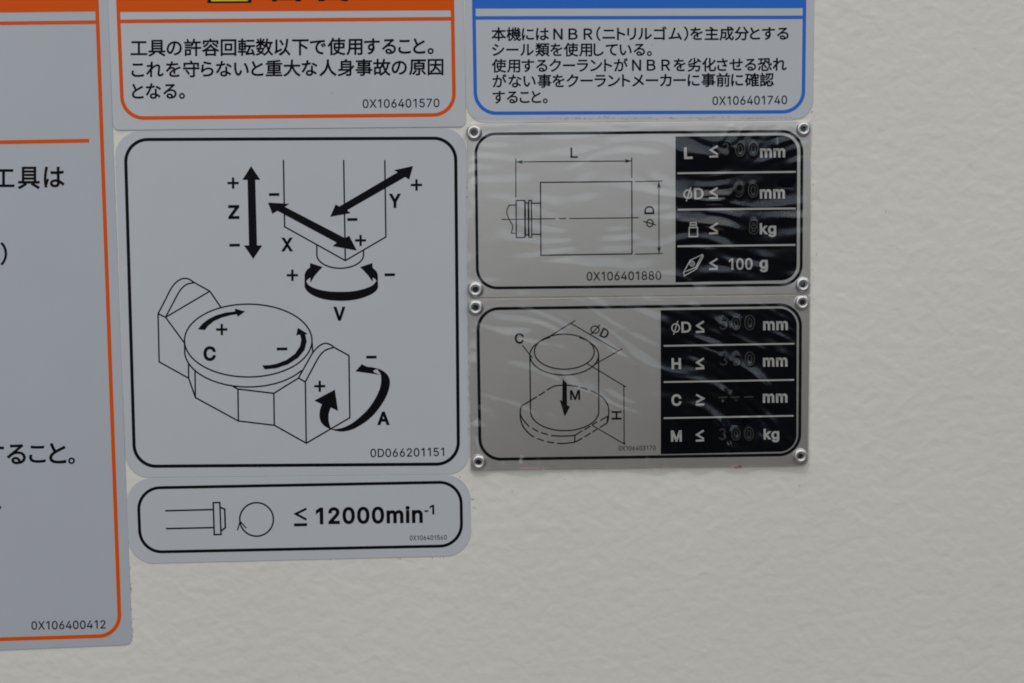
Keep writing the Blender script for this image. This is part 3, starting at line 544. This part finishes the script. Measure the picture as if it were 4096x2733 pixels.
for a, b in (R1([(1402, 1412), (1525, 1412)]), R1([(1867, 817), (1988, 817)]), R2([(1142, 817), (1262, 817)]), R2([(1580, 1466), (1702, 1466)]), R3([(1607, 928), (1730, 928)]), R5([(1072, 378), (1193, 378)])):
    minus(a[0], b[0], a[1], 11).make('minus_sign', D, 'black', hA2)
for ch, (a, b), hh in (('Z', R1([(1388, 1105), (1520, 1104)]), 55.5), ('X', R2([(372, 1193), (500, 1192)]), 55.5), ('Y', R2([(1637, 682), (1768, 681)]), 57), ('V', R8([(920, 1110), (1100, 1109)]), 56),
                       ('C', R3([(745, 1068), (890, 1067)]), 58), ('A', R5([(1204, 1176), (1344, 1175)]), 53.5)):
    word(ch, a[0], a[1], b[0], b[1], hh, .25).make('axis_letter', D, 'black', hA2)
word('0D066201151', 1482, 1829.6, 1777, 1824.6, 33.5, .16).make('part_number', D, 'thin', hD)

# ================================================================== E: spindle speed label
Es = thing('speed_sticker', 'wide rounded sticker reading 12000min-1, lowest of the small labels', 'sticker', 1200, 2080)
slab('backing', Es, 'sheet', [(503.5, 1913.6), (1880, 1898.3), (1887, 2223.5), (516, 2257)], [98, 98, 104, 104], 0.00002, 0.00020)
hE = ink(0.00020)
q = [(551.5, 1953), (1843.5, 1928.3), (1847, 2183.3), (562, 2209.5)]
Draw().line(rquad(q, [86, 86, 88, 88]), 12, True).make('frame', Es, 'black', hE)
d = Draw(); R6 = lambda p: zz(500, 1850, k, p)
d.line(R6([(472, 569), (1036, 554)]), 6.4).line(R6([(482, 778), (1046, 766)]), 6.4)
d.line(R6([(1036, 473), (1113, 471), (1128, 846), (1048, 849)]), 6.2, True).line(R6([(1116, 526), (1171, 550), (1178, 768), (1130, 804)]), 6.6)
d.make('toolholder_drawing', Es, 'black', hE)
c = R6([(1545, 670)])[0]
Draw().line(arc(c[0], c[1], 67.3, 67, 0, 354, 60), 6.2, True).line(R6([(1320, 797), (1350, 700)]), 5).line(R6([(1350, 692), (1425, 772)]), 5).make('rotation_symbol', Es, 'black', hE)
Draw().line([(1226, 2035), (1183, 2056), (1226, 2079)], 9.2).line([(1176, 2100.3), (1228.5, 2099)], 12).make('less_or_equal_sign', Es, 'black', hE)
word('12000min', 1264, 2098, 1691.5, 2091.8, 67, .235, track=.07).make('speed_value', Es, 'black', hE)
d = Draw().line([(1698, 2045), (1713.6, 2044.7)], 6.6); word('1', 1718.7, 2058.6, 1737.5, 2058.3, 38.5, .2, d=d); d.make('exponent', Es, 'black', hE)
word('0X106401560', 1639, 2161.6, 1787.5, 2159, 18.4, .16).make('part_number', Es, 'thin', hE)

# ================================================================== rivets
def rivet(parent, x, y, rad, h0, hx=0, hy=0):
    """domed pop rivet: lathe profile with a bored centre"""
    s = 1 / 12000.0; R = rad * s; org = parent.location; c = at(x, y, h0)
    prof = [(1.0, 0.0), (1.0, .10), (.985, .2), (.93, .34), (.84, .45), (.72, .52), (.6, .53), (.5, .49), (.42, .41), (.385, .32), (.37, .15), (.36, -.02)]
    n = 40; V = []; F = []
    for r, z in prof:
        for i in range(n):
            a = 2 * math.pi * i / n; V.append(c - org + Vector((R * r * math.cos(a), -R * z * 0.92, R * r * math.sin(a))))
    for j in range(len(prof) - 1):
        for i in range(n): kx = (i + 1) % n; F.append((j * n + i, j * n + kx, (j + 1) * n + kx, (j + 1) * n + i)[::-1])
    me = bpy.data.meshes.new('rivet'); me.from_pydata(V, [], F); me.update(); me.materials.append(M['rivet'])
    for p in me.polygons: p.use_smooth = True
    o = bpy.data.objects.new('rivet', me); COL.objects.link(o); o.parent = parent
    V = [c - org + Vector((R * .365 * math.cos(2 * math.pi * i / n), -R * .02, R * .365 * math.sin(2 * math.pi * i / n))) for i in range(n)]
    V += [c - org + Vector((R * .15 * math.cos(2 * math.pi * i / n), -R * .10, R * .15 * math.sin(2 * math.pi * i / n))) for i in range(n)]
    F = [(i, (i + 1) % n, n + (i + 1) % n, n + i) for i in range(n)] + [tuple(range(n, 2 * n))]
    me = bpy.data.meshes.new('rivet_core'); me.from_pydata(V, [], F); me.update(); me.materials.append(M['hole'])
    b = bpy.data.objects.new('rivet_core', me); COL.objects.link(b); b.parent = o
    return o

HP = 0.00100; hP = ink(HP); SW = 0.205
R7 = lambda p: zz(2560, 1180, k, p)
U2 = lambda p: zz(2560, 460, k, p)
U3 = lambda p: zz(2560, 800, k, p)
U8 = lambda p: zz(2560, 1450, k, p)
L1 = lambda p: zz(1840, 460, k, p)
L4 = lambda p: zz(1840, 760, k, p)
L5 = lambda p: zz(1840, 1180, k, p)
L6 = lambda p: zz(1840, 1450, k, p)
def leq(f, tip, parent, flip=False):
    """tip = (x right, y top, x left, y mid, y bottom, bar x0, bar x1, bar y)"""
    xr, yt, xl, ym, yb, b0, b1, by = tip
    d = Draw()
    d.line(f([(xr, yt + 6), (xl + 6, ym), (xr, yb - 6)]), 7.6).line(f([(b0, by + 2), (b1, by - 3)]), 8)
    return d.make('greater_or_equal_sign' if flip else 'less_or_equal_sign', parent, 'mark', hP + .00012)
def silver(s, f, x0, x1, y, h, parent, name='unit_lettering', wt=.235, track=.09, dy=-1.5, **kw):
    a, b = f([(x0, y), (x1, y)])
    return word(s, a[0], a[1], b[0], b[1] + dy * 0.5, h / k, wt, track, **kw).make(name, parent, 'mark', hP + .00012)
def stamp(s, f, boxes, parent):
    for ch, (x0, x1, y0, y1) in zip(s, boxes):
        d = Draw()
        (a, b), (c_, e) = f([(x0, y1), (x1, y1)])
        if ch == '-':
            d.line(f([(x0, y1), (x1, y1 - 4)]), 5.5); 
        else: word(ch, a, b, c_, e, (y1 - y0) / k, .2, d=d, outline=True)
        d.make('stamped_digit' if ch != '-' else 'stamped_dash', parent, 'stamp', hP + .00010)

# ================================================================== F: upper metal plate
F_ = thing('rating_plate', 'upper riveted aluminium plate with tool length and weight limits, numbered 0X106401880', 'metal plate', 2560, 840)
slab('plate', F_, 'metal', [(1869, 497), (3242, 487), (3241, 1176), (1874, 1191.5)], [8, 8, 8, 8], 0.00004, HP, 1.5)
q = [(1902.5, 536.5), (3208, 525), (3204.5, 1139), (1910, 1153.3)]
Draw().line(rquad(q, 80), 11.3, True).make('frame', F_, 'black', hP)
Draw().poly(rquad([(2702, 546.5), (3189.5, 541), (3187, 1121), (2702, 1130)], [0.1, 64, 64, 0.1])).make('black_panel', F_, 'panel', hP)
for a, b in (U2([(440, 685), (1830, 669)]), U2([(440, 1113), (1828, 1099)]), U2([(440, 1543), (1825, 1527)])):
    Draw().line([a, b], 7.2).make('dividing_line', F_, 'mark', hP + .00006)
# drawing of the tool
d = Draw(); t = 4.8
d.line(L1([(945, 793), (2018, 783), (2020, 1630)]) + L4([(2018, 752), (950, 768)]), t, True)
d.line(L1([(658, 1006), (760, 1006), (762, 1440), (662, 1440)]), t, True).line(L1([(766, 1014), (768, 1432)]), 5.5).line(L1([(772, 1036), (792, 1034)]), t).line(L1([(775, 1410), (796, 1408)]), t)
d.line(L1([(798, 1022), (802, 1425)]), 3.6).line(L1([(808, 1006), (838, 1006), (843, 1438), (810, 1438)]), t, True)
d.line(L1([(842, 1038), (943, 1037)]), t).line(L1([(845, 1402), (945, 1401)]), t)
d.line(L1([(656, 1058)] + smooth([(578, 1061), (555, 1105), (550, 1150), (572, 1220), (608, 1280), (618, 1325), (601, 1389)]) + [(660, 1390)]), 3.9)
d.make('tool_drawing', F_, 'thin', hP)
d = Draw()
for a, b in (((488, 1228), (1123, 1219)), ((1160, 1218), (1245, 1217)), ((1283, 1217), (2102, 1208))): d.line(L1([a, b]), 3.6)
d.make('centre_line', F_, 'thin', hP + .00004)
def head(d, tip, dr, L=28, w=8):
    t_ = Vector(tip); dd = Vector(dr).normalized(); nn = Vector((-dd.y, dd.x))
    d.poly([tuple(t_), tuple(t_ - dd * L + nn * w), tuple(t_ - dd * L * .72), tuple(t_ - dd * L - nn * w)])
d = Draw(); d.line(L1([(655, 510), (657, 970)]), 3.6).line(L1([(2017, 500), (2018, 742)]), 3.6)
a, b = L1([(658, 552), (2015, 541)]); d.line([a, b], 3.6); head(d, a, Vector(a) - Vector(b)); head(d, b, Vector(b) - Vector(a))
d.make('dimension_line', F_, 'thin', hP + .00004)
d = Draw(); d.line([(2540, 727.2), (2650.3, 724.3)], 3.6).line([(2540, 1017.2), (2650.3, 1014.4)], 3.6)
a, b = (2635.6, 727), (2636.2, 1014.5); d.line([a, b], 3.6); head(d, a, (0, -1)); head(d, b, (0, 1))
d.make('dimension_line', F_, 'thin', hP + .00004)
a, b = L1([(1297, 504), (1383, 503)]); word('L', a[0], a[1], b[0], b[1], 41.5, .17).make('dimension_letter', F_, 'black', hP + .00004)
d = word('D', 2617, 857, 2616.4, 824, 39.5, .19); d.line(arc(2599.5, 893, 12.5, 14.5, 0, 345, 24), 4.4, True).line([(2573, 885.5), (2623.5, 900)], 4.2)
d.make('dimension_letter', F_, 'black', hP + .00004)
word('0X106401880', 2347, 1123, 2645, 1119.5, 34.5, .16).make('part_number', F_, 'thin', hP)
silver('L', U2, 518, 620, 519, 137, F_, 'limit_letter')
d = Draw(); (px_, py_), = U2([(561, 932)]); d.line(arc(px_, py_, 15, 16.5, 0, 345, 24), 5.6, True).line(U2([(543, 1015), (597, 850)]), 5)
a, b = U2([(637, 993), (748, 990)]); word('D', a[0], a[1], b[0], b[1], 45.5, .2, d=d); d.make('limit_letter', F_, 'mark', hP + .00012)
for f, tt in ((U2, (912, 358, 825, 412, 470, 815, 917, 489)), (U2, (912, 848, 825, 905, 962, 812, 915, 976)), (U2, (912, 1266, 825, 1322, 1378, 812, 915, 1391)), (U3, (910, 685, 822, 742, 798, 812, 913, 812))): leq(f, tt, F_)
silver('mm', U2, 1412, 1705, 502, 106 / .76, F_)
silver('mm', U2, 1408, 1702, 985, 108 / .76, F_)
silver('kg', U2, 1407, 1600, 1402, 130, F_)
silver('100', U3, 1047, 1322, 821, 134, F_, 'weight_value', wt=.19)
silver('g', U3, 1405, 1502, 813, 106 / .76, F_)
stamp('300', U2, ((958, 1052, 322, 480), (1122, 1232, 322, 485), (1277, 1385, 318, 480)), F_)
stamp('90'.replace('9', '0'), U2, ((1118, 1212, 880, 962), (1272, 1382, 805, 965)), F_) if False else None
d = Draw(); d.line(arc(*U2([(1165, 858)])[0], 12.5, 15, 0, 345, 20), 2.6, True).line(arc(*U2([(1163, 858)])[0], 18.5, 21, 0, 345, 20), 2.2, True)
d.line(smooth(U2([(1218, 870), (1212, 920), (1180, 955), (1150, 960), (1122, 940)])), 3).line(smooth(U2([(1200, 890), (1190, 925), (1160, 938)])), 2.2).make('stamped_digit', F_, 'stamp', hP + .00010)
stamp('0', U2, ((1272, 1384, 805, 965),), F_)
stamp('8', U2, ((1285, 1385, 1236, 1398),), F_)
# weight symbol
d = Draw(); d.line(U2([(577, 1325), (675, 1323), (676, 1428), (577, 1430)]), 4.8, True).line(U2([(590, 1320), (592, 1266), (660, 1264), (661, 1318)]), 4.4)
d.line(U2([(600, 1282), (612, 1300), (626, 1285), (640, 1300), (652, 1280)]), 3.4).line(U2([(626, 1285), (626, 1318)]), 3.4).make('weight_symbol', F_, 'mark', hP + .00012)
d = Draw(); d.line(U3([(512, 850), (592, 708), (732, 642), (655, 792)]), 4.6, True)
d.line(U3([(512, 852), (520, 893), (662, 812), (742, 662), (732, 642)]), 4.4).line(U3([(655, 792), (662, 812)]), 4)
d.line(arc(*U3([(612, 748)])[0], 9.5, 10, 0, 345, 20), 3, True).line(arc(*U3([(612, 748)])[0], 4, 4.5, 0, 345, 14), 2, True).make('cutting_insert_symbol', F_, 'mark', hP + .00012)
for x, y, r in ((1896, 531.5, 32), (3213, 517, 30), (1901.5, 1158.5, 32), (3210.5, 1139, 31)): rivet(F_, x, y, r, HP)

# ================================================================== G: lower metal plate
Gp = thing('rating_plate', 'lower riveted aluminium plate with workpiece diameter and weight limits, numbered 0X106403170', 'metal plate', 2560, 1530)
slab('plate', Gp, 'metal', [(1873, 1201), (3240, 1183), (3232.5, 1862), (1882, 1880)], [8, 8, 26, 8], 0.00004, HP, 1.5)
q = [(1911, 1235.8), (3202.5, 1218.7), (3198.5, 1818.8), (1920.5, 1838.5)]
Draw().line(rquad(q, 84), 12, True).make('frame', Gp, 'black', hP)
Draw().poly(rquad([(2642.7, 1241.3), (3187.5, 1233.5), (3186, 1806), (2643, 1817.6)], [0.1, 68, 68, 0.1])).make('black_panel', Gp, 'panel', hP)
for a, b in (R7([(278, 599), (1812, 573)]), R7([(278, 1024), (1810, 998)]), R7([(278, 1448), (1805, 1420)])):
    Draw().line([a, b], 6.2).make('dividing_line', Gp, 'mark', hP + .00006)
d = Draw(); t = 5.0
d.line(L5(arc(1225, 667, 352, 206, 0, 360, 56)), t, True)
d.line(L5(arc(1224, 710, 403, 232, -64, 246, 52)), t)
d.line(L5([(820, 710), (824, 1000)]) + [L6([(828, 560)])[0]] + L6(arc(1229, 576, 401, 226, 178, 2, 36)) + [L6([(1630, 560)])[0]] + L5([(1628, 710)]), t)
d.make('workpiece_drawing', Gp, 'thin', hP)
d = Draw()
for sg in (((1105, 278), (1020, 326)), ((995, 345), (925, 390)), ((903, 404), (725, 510)), ((1350, 857), (1435, 803)), ((1462, 790), (1530, 748)), ((1555, 733), (1610, 698)), ((1648, 682), (1735, 632)),
           ((1350, 938), (1435, 890)), ((1462, 875), (1535, 830)), ((1555, 818), (1610, 785)), ((1640, 765), (1728, 712)), ((848, 772), (918, 812)), ((952, 825), (1032, 848)), ((905, 895), (985, 922)), ((1022, 932), (1105, 945)), ((1350, 857), (1347, 938)), ((1728, 712), (1735, 632))):
    d.line(L6(sg), t)
d.line(smooth(L6([(725, 510), (711, 545), (708, 600), (712, 670), (738, 745), (780, 805), (828, 850), (872, 878)])), t)
d.line(smooth(L6([(710, 612), (740, 672), (814, 757)])), t).line(smooth(L6([(1070, 858), (1150, 865), (1250, 865), (1350, 857)])), t).line(smooth(L6([(1140, 948), (1210, 954), (1347, 938)])), t)
d.line(smooth(L6([(1105, 278), (1180, 269), (1290, 270), (1385, 286)])), t).line(smooth(L6([(1420, 293), (1500, 318)])), t)
d.line(smooth(L6([(1535, 330), (1620, 372), (1690, 430), (1735, 500), (1747, 570), (1742, 660), (1728, 712)])), t)
d.make('pallet_drawing', Gp, 'thin', hP)
d = Draw().line(L5([(1045, 490), (1355, 300)]), 3.9).line(L5([(1305, 335), (1862, 660)]), 3.9).line(L5([(1580, 818), (1908, 632)]), 3.9); d.make('dimension_line', Gp, 'thin', hP + .00004)
d = Draw().line(L5([(1490, 805), (1950, 1082)]), 3.9).line(L5([(1925, 1066)]) + L6([(1928, 952)]), 3.9).line(L6([(1545, 735), (1942, 966)]), 3.9)
for p in (L5([(1926, 1072)])[0], L6([(1928, 945)])[0]): d.poly(arc(p[0], p[1], 4, 4, 0, 320, 10))
d.make('dimension_line', Gp, 'thin', hP + .00004)
Draw().line(L5([(732, 590), (852, 742)]), 3.9).make('leader_line', Gp, 'thin', hP + .00004)
Draw().poly(L5([(1205, 985), (1255, 1040), (1257, 1297), (1292, 1310), (1230, 1430), (1172, 1235), (1200, 1245)])).make('load_arrow', Gp, 'black', hP + .00004)
for ch, x0, y0, x1, y1, hh, f in (('C', 645, 573, 750, 571, 122, L5), ('M', 1293, 1236, 1412, 1233, 116, L5)):
    a, b = f([(x0, y0), (x1, y1)]); word(ch, a[0], a[1], b[0], b[1], hh / k, .2).make('dimension_letter', Gp, 'black', hP + .00004)
a, b = L6([(1898, 672), (1897, 570)]); word('H', a[0], a[1], b[0], b[1], 39.5, .19).make('dimension_letter', Gp, 'black', hP + .00004)
d = Draw(); (px_, py_), = L5([(1586, 408)]); d.line(arc(px_, py_, 16.5, 14.5, 0, 345, 24), 4.4, True).line(L5([(1535, 466), (1645, 350)]), 4.2)
a, b = L5([(1632, 482), (1712, 524)]); word('D', a[0], a[1], b[0], b[1], 39, .19, d=d); d.make('dimension_letter', Gp, 'black', hP + .00004)
word('0X106403170', 2474, 1803, 2623, 1801, 18, .16).make('part_number', Gp, 'thin', hP)
d = Draw(); (px_, py_), = R7([(418, 388)]); d.line(arc(px_, py_, 15, 16.5, 0, 345, 24), 4.6, True).line(R7([(395, 466), (445, 306)]), 4)
a, b = R7([(488, 444), (602, 441)]); word('D', a[0], a[1], b[0], b[1], 43.5, .2, d=d); d.make('limit_letter', Gp, 'mark', hP + .00012)
silver('H', R7, 372, 483, 873, 129, Gp, 'limit_letter'); silver('C', R7, 370, 487, 1304, 135, Gp, 'limit_letter'); silver('M', U8, 365, 491, 933, 133, Gp, 'limit_letter')
for f, tt, fl in ((R7, (750, 305, 665, 362, 418, 655, 757, 434), 0), (R7, (750, 738, 665, 795, 853, 655, 755, 864), 0), (R7, (663, 1168, 748, 1217, 1268, 655, 753, 1288), 1), (U8, (748, 793, 663, 850, 903, 655, 753, 918), 0)):
    if fl: tt = (660, 1166, 738, 1217, 1270, 655, 753, 1288)
    leq(f, tt, Gp, fl)
silver('mm', R7, 1447, 1737, 416, 104 / .76, Gp); silver('mm', R7, 1445, 1732, 844, 104 / .76, Gp); silver('mm', R7, 1443, 1732, 1268, 104 / .76, Gp)
silver('kg', U8, 1452, 1636, 906, 126, Gp)
stamp('500', R7, ((925, 1028, 265, 416), (1077, 1180, 262, 410), (1234, 1344, 240, 410)), Gp)
stamp('350', R7, ((925, 1035, 690, 835), (1080, 1185, 690, 840), (1236, 1344, 672, 828)), Gp)
stamp('---', R7, ((920, 1026, 1190, 1205), (1062, 1170, 1190, 1203), (1222, 1332, 1190, 1200)), Gp)
stamp('300', U8, ((915, 1020, 768, 920), (1077, 1176, 770, 912), (1228, 1332, 765, 915)), Gp)
for x, y, r in ((1902, 1230.5, 32), (3208, 1210, 31), (1914, 1848, 31), (3201, 1824, 31)): rivet(Gp, x, y, r, HP)

# ================================================================== crumpled clear film over both plates
FX0, FX1, FY0, FY1 = 1866.0, 3247.0, 470.0, 1900.0
import numpy as np
FOLDS = [   # (crest line, height mm, width above, width below)
    ([(1890, 640), (2150, 655), (2400, 640), (2702, 610), (2860, 622), (2920, 590), (3010, 480)], .30, 34, 16),
    ([(1885, 730), (2200, 735), (2500, 760), (2702, 790), (2880, 800), (2955, 752), (3080, 718), (3220, 690)], .44, 30, 14),
    ([(1885, 850), (2300, 838), (2550, 870), (2702, 885), (2900, 905), (2975, 925), (3040, 880), (3130, 868), (3230, 880)], .46, 32, 15),
    ([(1890, 1060), (2200, 1050), (2500, 1090), (2702, 1108), (2780, 1150), (2840, 1230), (2880, 1300), (3000, 1380), (3210, 1440)], .36, 26, 16),
    ([(1890, 975), (2300, 960), (2700, 990), (3220, 1010)], .16, 40, 20),
    ([(2070, 1215), (2140, 1310), (2330, 1365), (2520, 1440), (2660, 1500), (2810, 1530), (2960, 1625), (3030, 1720), (3070, 1850)], .46, 24, 14),
    ([(2480, 1215), (2680, 1335), (2850, 1410), (3000, 1490), (3090, 1580), (3180, 1660), (3230, 1680)], .44, 24, 15),
    ([(1890, 1410), (2160, 1500), (2400, 1600), (2620, 1700), (2720, 1790), (2760, 1870)], .34, 26, 14),
    ([(1890, 1290), (2100, 1370), (2330, 1420), (2600, 1570), (2720, 1640), (2880, 1690), (2930, 1800), (2950, 1880)], .38, 20, 13),
    ([(1890, 1570), (2050, 1620), (2200, 1720), (2270, 1870)], .32, 24, 13),
    ([(1890, 1700), (2020, 1740), (2090, 1790), (2130, 1870)], .30, 20, 12),
    ([(1890, 1800), (1960, 1830), (2010, 1880)], .22, 16, 10),
    ([(3115, 470), (3118, 560), (3135, 670), (3200, 640)], .22, 18, 10),
    ([(2940, 475), (2890, 560), (2860, 600)], .22, 12, 9),
    ([(2990, 480), (2955, 545), (2935, 600)], .22, 10, 8), ([(3030, 480), (3020, 560)], .16, 9, 8),
]
nx, ny = 330, 345
film = thing('clear_film', 'wrinkled clear plastic film taped over the two riveted metal plates', 'plastic film', 2556, 1185)
gx = np.zeros((ny + 1, nx + 1)); gy = np.zeros_like(gx); gf = np.zeros_like(gx); rough = np.zeros_like(gx)
for j in range(ny + 1):
    for i in range(nx + 1):
        u, v = i / nx, j / ny
        left = FX0 + 4 * math.sin(v * 9) + 12 * v; right = FX1 - 8 * v + 5 * noise.noise(Vector((v * 14, 0, 0)))
        top = FY0 + 6 * noise.noise(Vector((u * 22, 3, 0))); bot = FY1 - 12 * u + 9 * math.sin(u * 31 + 3 * math.sin(u * 9)) + 5 * noise.noise(Vector((u * 40, 7, 0)))
        rr = 30.0
        x = left + (right - left) * u; y = top + (bot - top) * v
        ex = min(x - left, right - x)
        if ex < rr:
            t_ = rr - math.sqrt(max(0, rr * rr - (rr - ex) ** 2)); y = (top + t_) + (bot - top - 2 * t_) * v
        gx[j, i] = x; gy[j, i] = y; gf[j, i] = min(1, min(min(u, 1 - u) * 1380, min(v, 1 - v) * 1430) / 34.0)
        X, Y = x / 12.0, y / 12.0; n2 = noise.noise(Vector((X * .07, Y * .07, 5.1)))
        a = Y * .55 - (.16 * X if y > 1200 else .02 * X) + 4 * noise.noise(Vector((X * .03, Y * .05, 1.7)))
        lw = 1 / (1 + math.exp(-(y - 1800) / 25.0))
        rough[j, i] = .55 * n2 + .035 * math.sin(a * 1.3) + .02 * noise.noise(Vector((X * .5, Y * .5, 2))) + lw * (.13 * math.sin(X * .9 + 5 * n2) + .05 * math.sin(X * 2.1))
H = np.zeros_like(gx)
for pts, A_, wu, wd in FOLDS:
    P = np.array(smooth(pts, 5)); best = np.full(gx.shape, 1e9); sg = np.zeros_like(gx); tt = np.zeros_like(gx); N = len(P) - 1
    for q_ in range(N):
        a0 = P[q_]; dv = P[q_ + 1] - a0; L2 = dv @ dv
        t = np.clip(((gx - a0[0]) * dv[0] + (gy - a0[1]) * dv[1]) / L2, 0, 1)
        ddx = gx - a0[0] - t * dv[0]; ddy = gy - a0[1] - t * dv[1]; d2 = ddx * ddx + ddy * ddy
        mk = d2 < best; best[mk] = d2[mk]; sg[mk] = (dv[0] * ddy - dv[1] * ddx)[mk]; tt[mk] = ((q_ + t) / N)[mk]
    dist = np.sqrt(best); wd_ = np.where(sg < 0, wu, wd)
    wd_ = wd_ * (1.0 if min(p_[1] for p_ in pts) < 1150 else 1.45)
    prof = np.exp(-(np.sqrt(dist * dist + 49) - 7) / wd_) * (0.55 + 0.45 * np.sin(tt * 9 + A_ * 50)) * np.clip(np.minimum(tt, 1 - tt) * 9 + .15, 0, 1)
    H += (1.9 if min(p_[1] for p_ in pts) < 1150 else 2.2) * A_ * prof
upm = 1 / (1 + np.exp((gy - 1195) / 12.0))
def vnoise(fx, fy, zz_): return np.array([[noise.noise(Vector((gx[j, i] * fx, gy[j, i] * fy, zz_))) for i in range(0, nx + 1)] for j in range(0, ny + 1)])
nA = vnoise(.0030, .0045, 3.3); nB = vnoise(.0075, .0075, 9.1)
q1 = (gy + .03 * gx) / 58.0 + 1.5 * nA; q2 = (gy - .46 * (gx - 1870) - .00009 * (gx - 1870) ** 2) / 62.0 + 1.7 * nA
for q_, m_ in ((q1, upm), (q2, 1 - upm)):
    fr_ = q_ - np.floor(q_); saw = np.where(fr_ < .68, fr_ / .68, (1 - fr_) / .32); saw = saw * saw * (3 - 2 * saw)
    H += m_ * saw * .30 * np.clip(nB * 1.6 + .45, 0, 1)
for bx, by in ((2907, 595), (2963, 598), (3014, 598), (2958, 762), (3012, 762), (3015, 908), (2895, 1296), (2945, 1296), (3000, 1290), (2895, 1440), (2945, 1441), (3000, 1435), (2890, 1588), (2940, 1588), (2995, 1586), (2890, 1737), (2942, 1737), (2996, 1736)):
    rr_ = np.sqrt(((gx - bx) / 15) ** 2 + ((gy - by) / 25) ** 2); H += .13 * np.exp(-((rr_ - 1) / .38) ** 2)
onp = np.clip((gy - 478) / 26, 0, 1) * np.clip((1886 - gy) / 20, 0, 1)
HH = .78 + .24 * onp + gf * onp * (.20 + rough + H) + .02
HH = np.maximum(HH, .77 + .24 * onp)
V = [at(gx[j, i], gy[j, i], HH[j, i] / 1000.0) - film.location for j in range(ny + 1) for i in range(nx + 1)]
F = [(j * (nx + 1) + i + 1, j * (nx + 1) + i, (j + 1) * (nx + 1) + i, (j + 1) * (nx + 1) + i + 1)[::-1] for j in range(ny) for i in range(nx)]
me = bpy.data.meshes.new('film_sheet'); me.from_pydata(V, [], F); me.update(); me.materials.append(M['film'])
for p in me.polygons: p.use_smooth = True
o = bpy.data.objects.new('film_sheet', me); COL.objects.link(o); o.parent = film

# ================================================================== dirt along the sticker edges
def specks():
    d = Draw()
    def speck(x, y, r):
        a0 = random.random() * 6
        d.poly([(x + r * (.5 + random.random() * .7) * math.cos(a0 + t * 1.05), y + r * (.5 + random.random() * .7) * math.sin(a0 + t * 1.05)) for t in range(6)])
    def fibre(x, y, L, a, w=1.1):
        P = [(x, y)]
        for i in range(4): a += random.uniform(-.5, .5); P.append((P[-1][0] + math.cos(a) * L / 4, P[-1][1] + math.sin(a) * L / 4))
        d.line(smooth(P, 3), w)
    for i in range(70):
        y = random.uniform(2260, 2575) if i < 52 else random.uniform(1700, 2260); x = 528.5 - (2580 - y) * .0385 + random.uniform(0.5, 4.5); speck(x, y, random.uniform(.6, 1.6))
    for i in range(12): y = random.uniform(2280, 2570); fibre(530 - (2580 - y) * .0385, y, random.uniform(6, 14), random.uniform(-1.2, 1.2))
    for i in range(30): speck(3249 - random.uniform(-4, 6) + random.gauss(0, 3), random.uniform(60, 560), random.uniform(.8, 2.0))
    for i in range(28): speck(3250 + abs(random.gauss(0, 9)), random.uniform(600, 1700), random.uniform(.7, 1.9))
    for i in range(14): speck(1890 + random.uniform(-4, 5), random.uniform(1950, 2180), random.uniform(.8, 1.6))
    for x, y in ((1838, 1904), (1888, 2000), (1884, 1996), (1895, 2030)): fibre(x, y, 10, random.uniform(-1, 1), 1.6)
    for x in (1590, 1600, 1730, 1760, 1775, 1320): fibre(x, 2232 - (x - 1300) * .02 + 6, random.uniform(6, 12), random.uniform(.8, 2.0))
    for x, y, L in ((3268, 1012, 14), (3545, 840, 12), (2048, 1962, 7), (2258, 1916, 6), (1198, 2700, 5), (3200, 1940, 8), (522, 2008, 8)): fibre(x, y, L, 2.0)
    return d
o = specks().make('dirt_specks', None, 'dirt', 0.00004); o['kind'] = 'stuff'; o['label'] = 'dark specks and fibres caught along the sticker edges'
d = Draw()
for i in range(90):
    x = random.uniform(2180, 2920) if i < 70 else random.uniform(2900, 3180); y = 479 - (x - 2200) * .006 + random.gauss(0, 3.6) - 2; r = random.uniform(1, 3.4)
    r *= .75; d.poly([(x + 2.1 * r * math.cos(t * 1.05), y + r * .8 * math.sin(t * 1.05)) for t in range(6)])
for i in range(40):
    y = random.uniform(700, 1800); x = 1867 + (y - 700) * .008 + random.gauss(0, 1.6); r = random.uniform(.8, 2)
    d.poly([(x + r * math.cos(t * 1.05), y + 2 * r * math.sin(t * 1.05)) for t in range(6)])
o = d.make('grime_marks', None, 'grime', 0.00037); o['kind'] = 'stuff'; o['label'] = 'grey brown grime smudges between the blue sticker and the metal plates'
for x, y, r, who, nm in ((1330, 373, 3.2, B, 'scuff'), (1396, 508, 3, D, 'scuff'), (2609, 180, 2.4, C, 'scuff')):
    Draw().poly([(x + r * (1 + .4 * (t % 2)) * math.cos(t), y + r * math.sin(t)) for t in range(6)]).make('dirt_spot', who, 'grime', {B: hB, C: hC, D: hD}[who] + .00001)
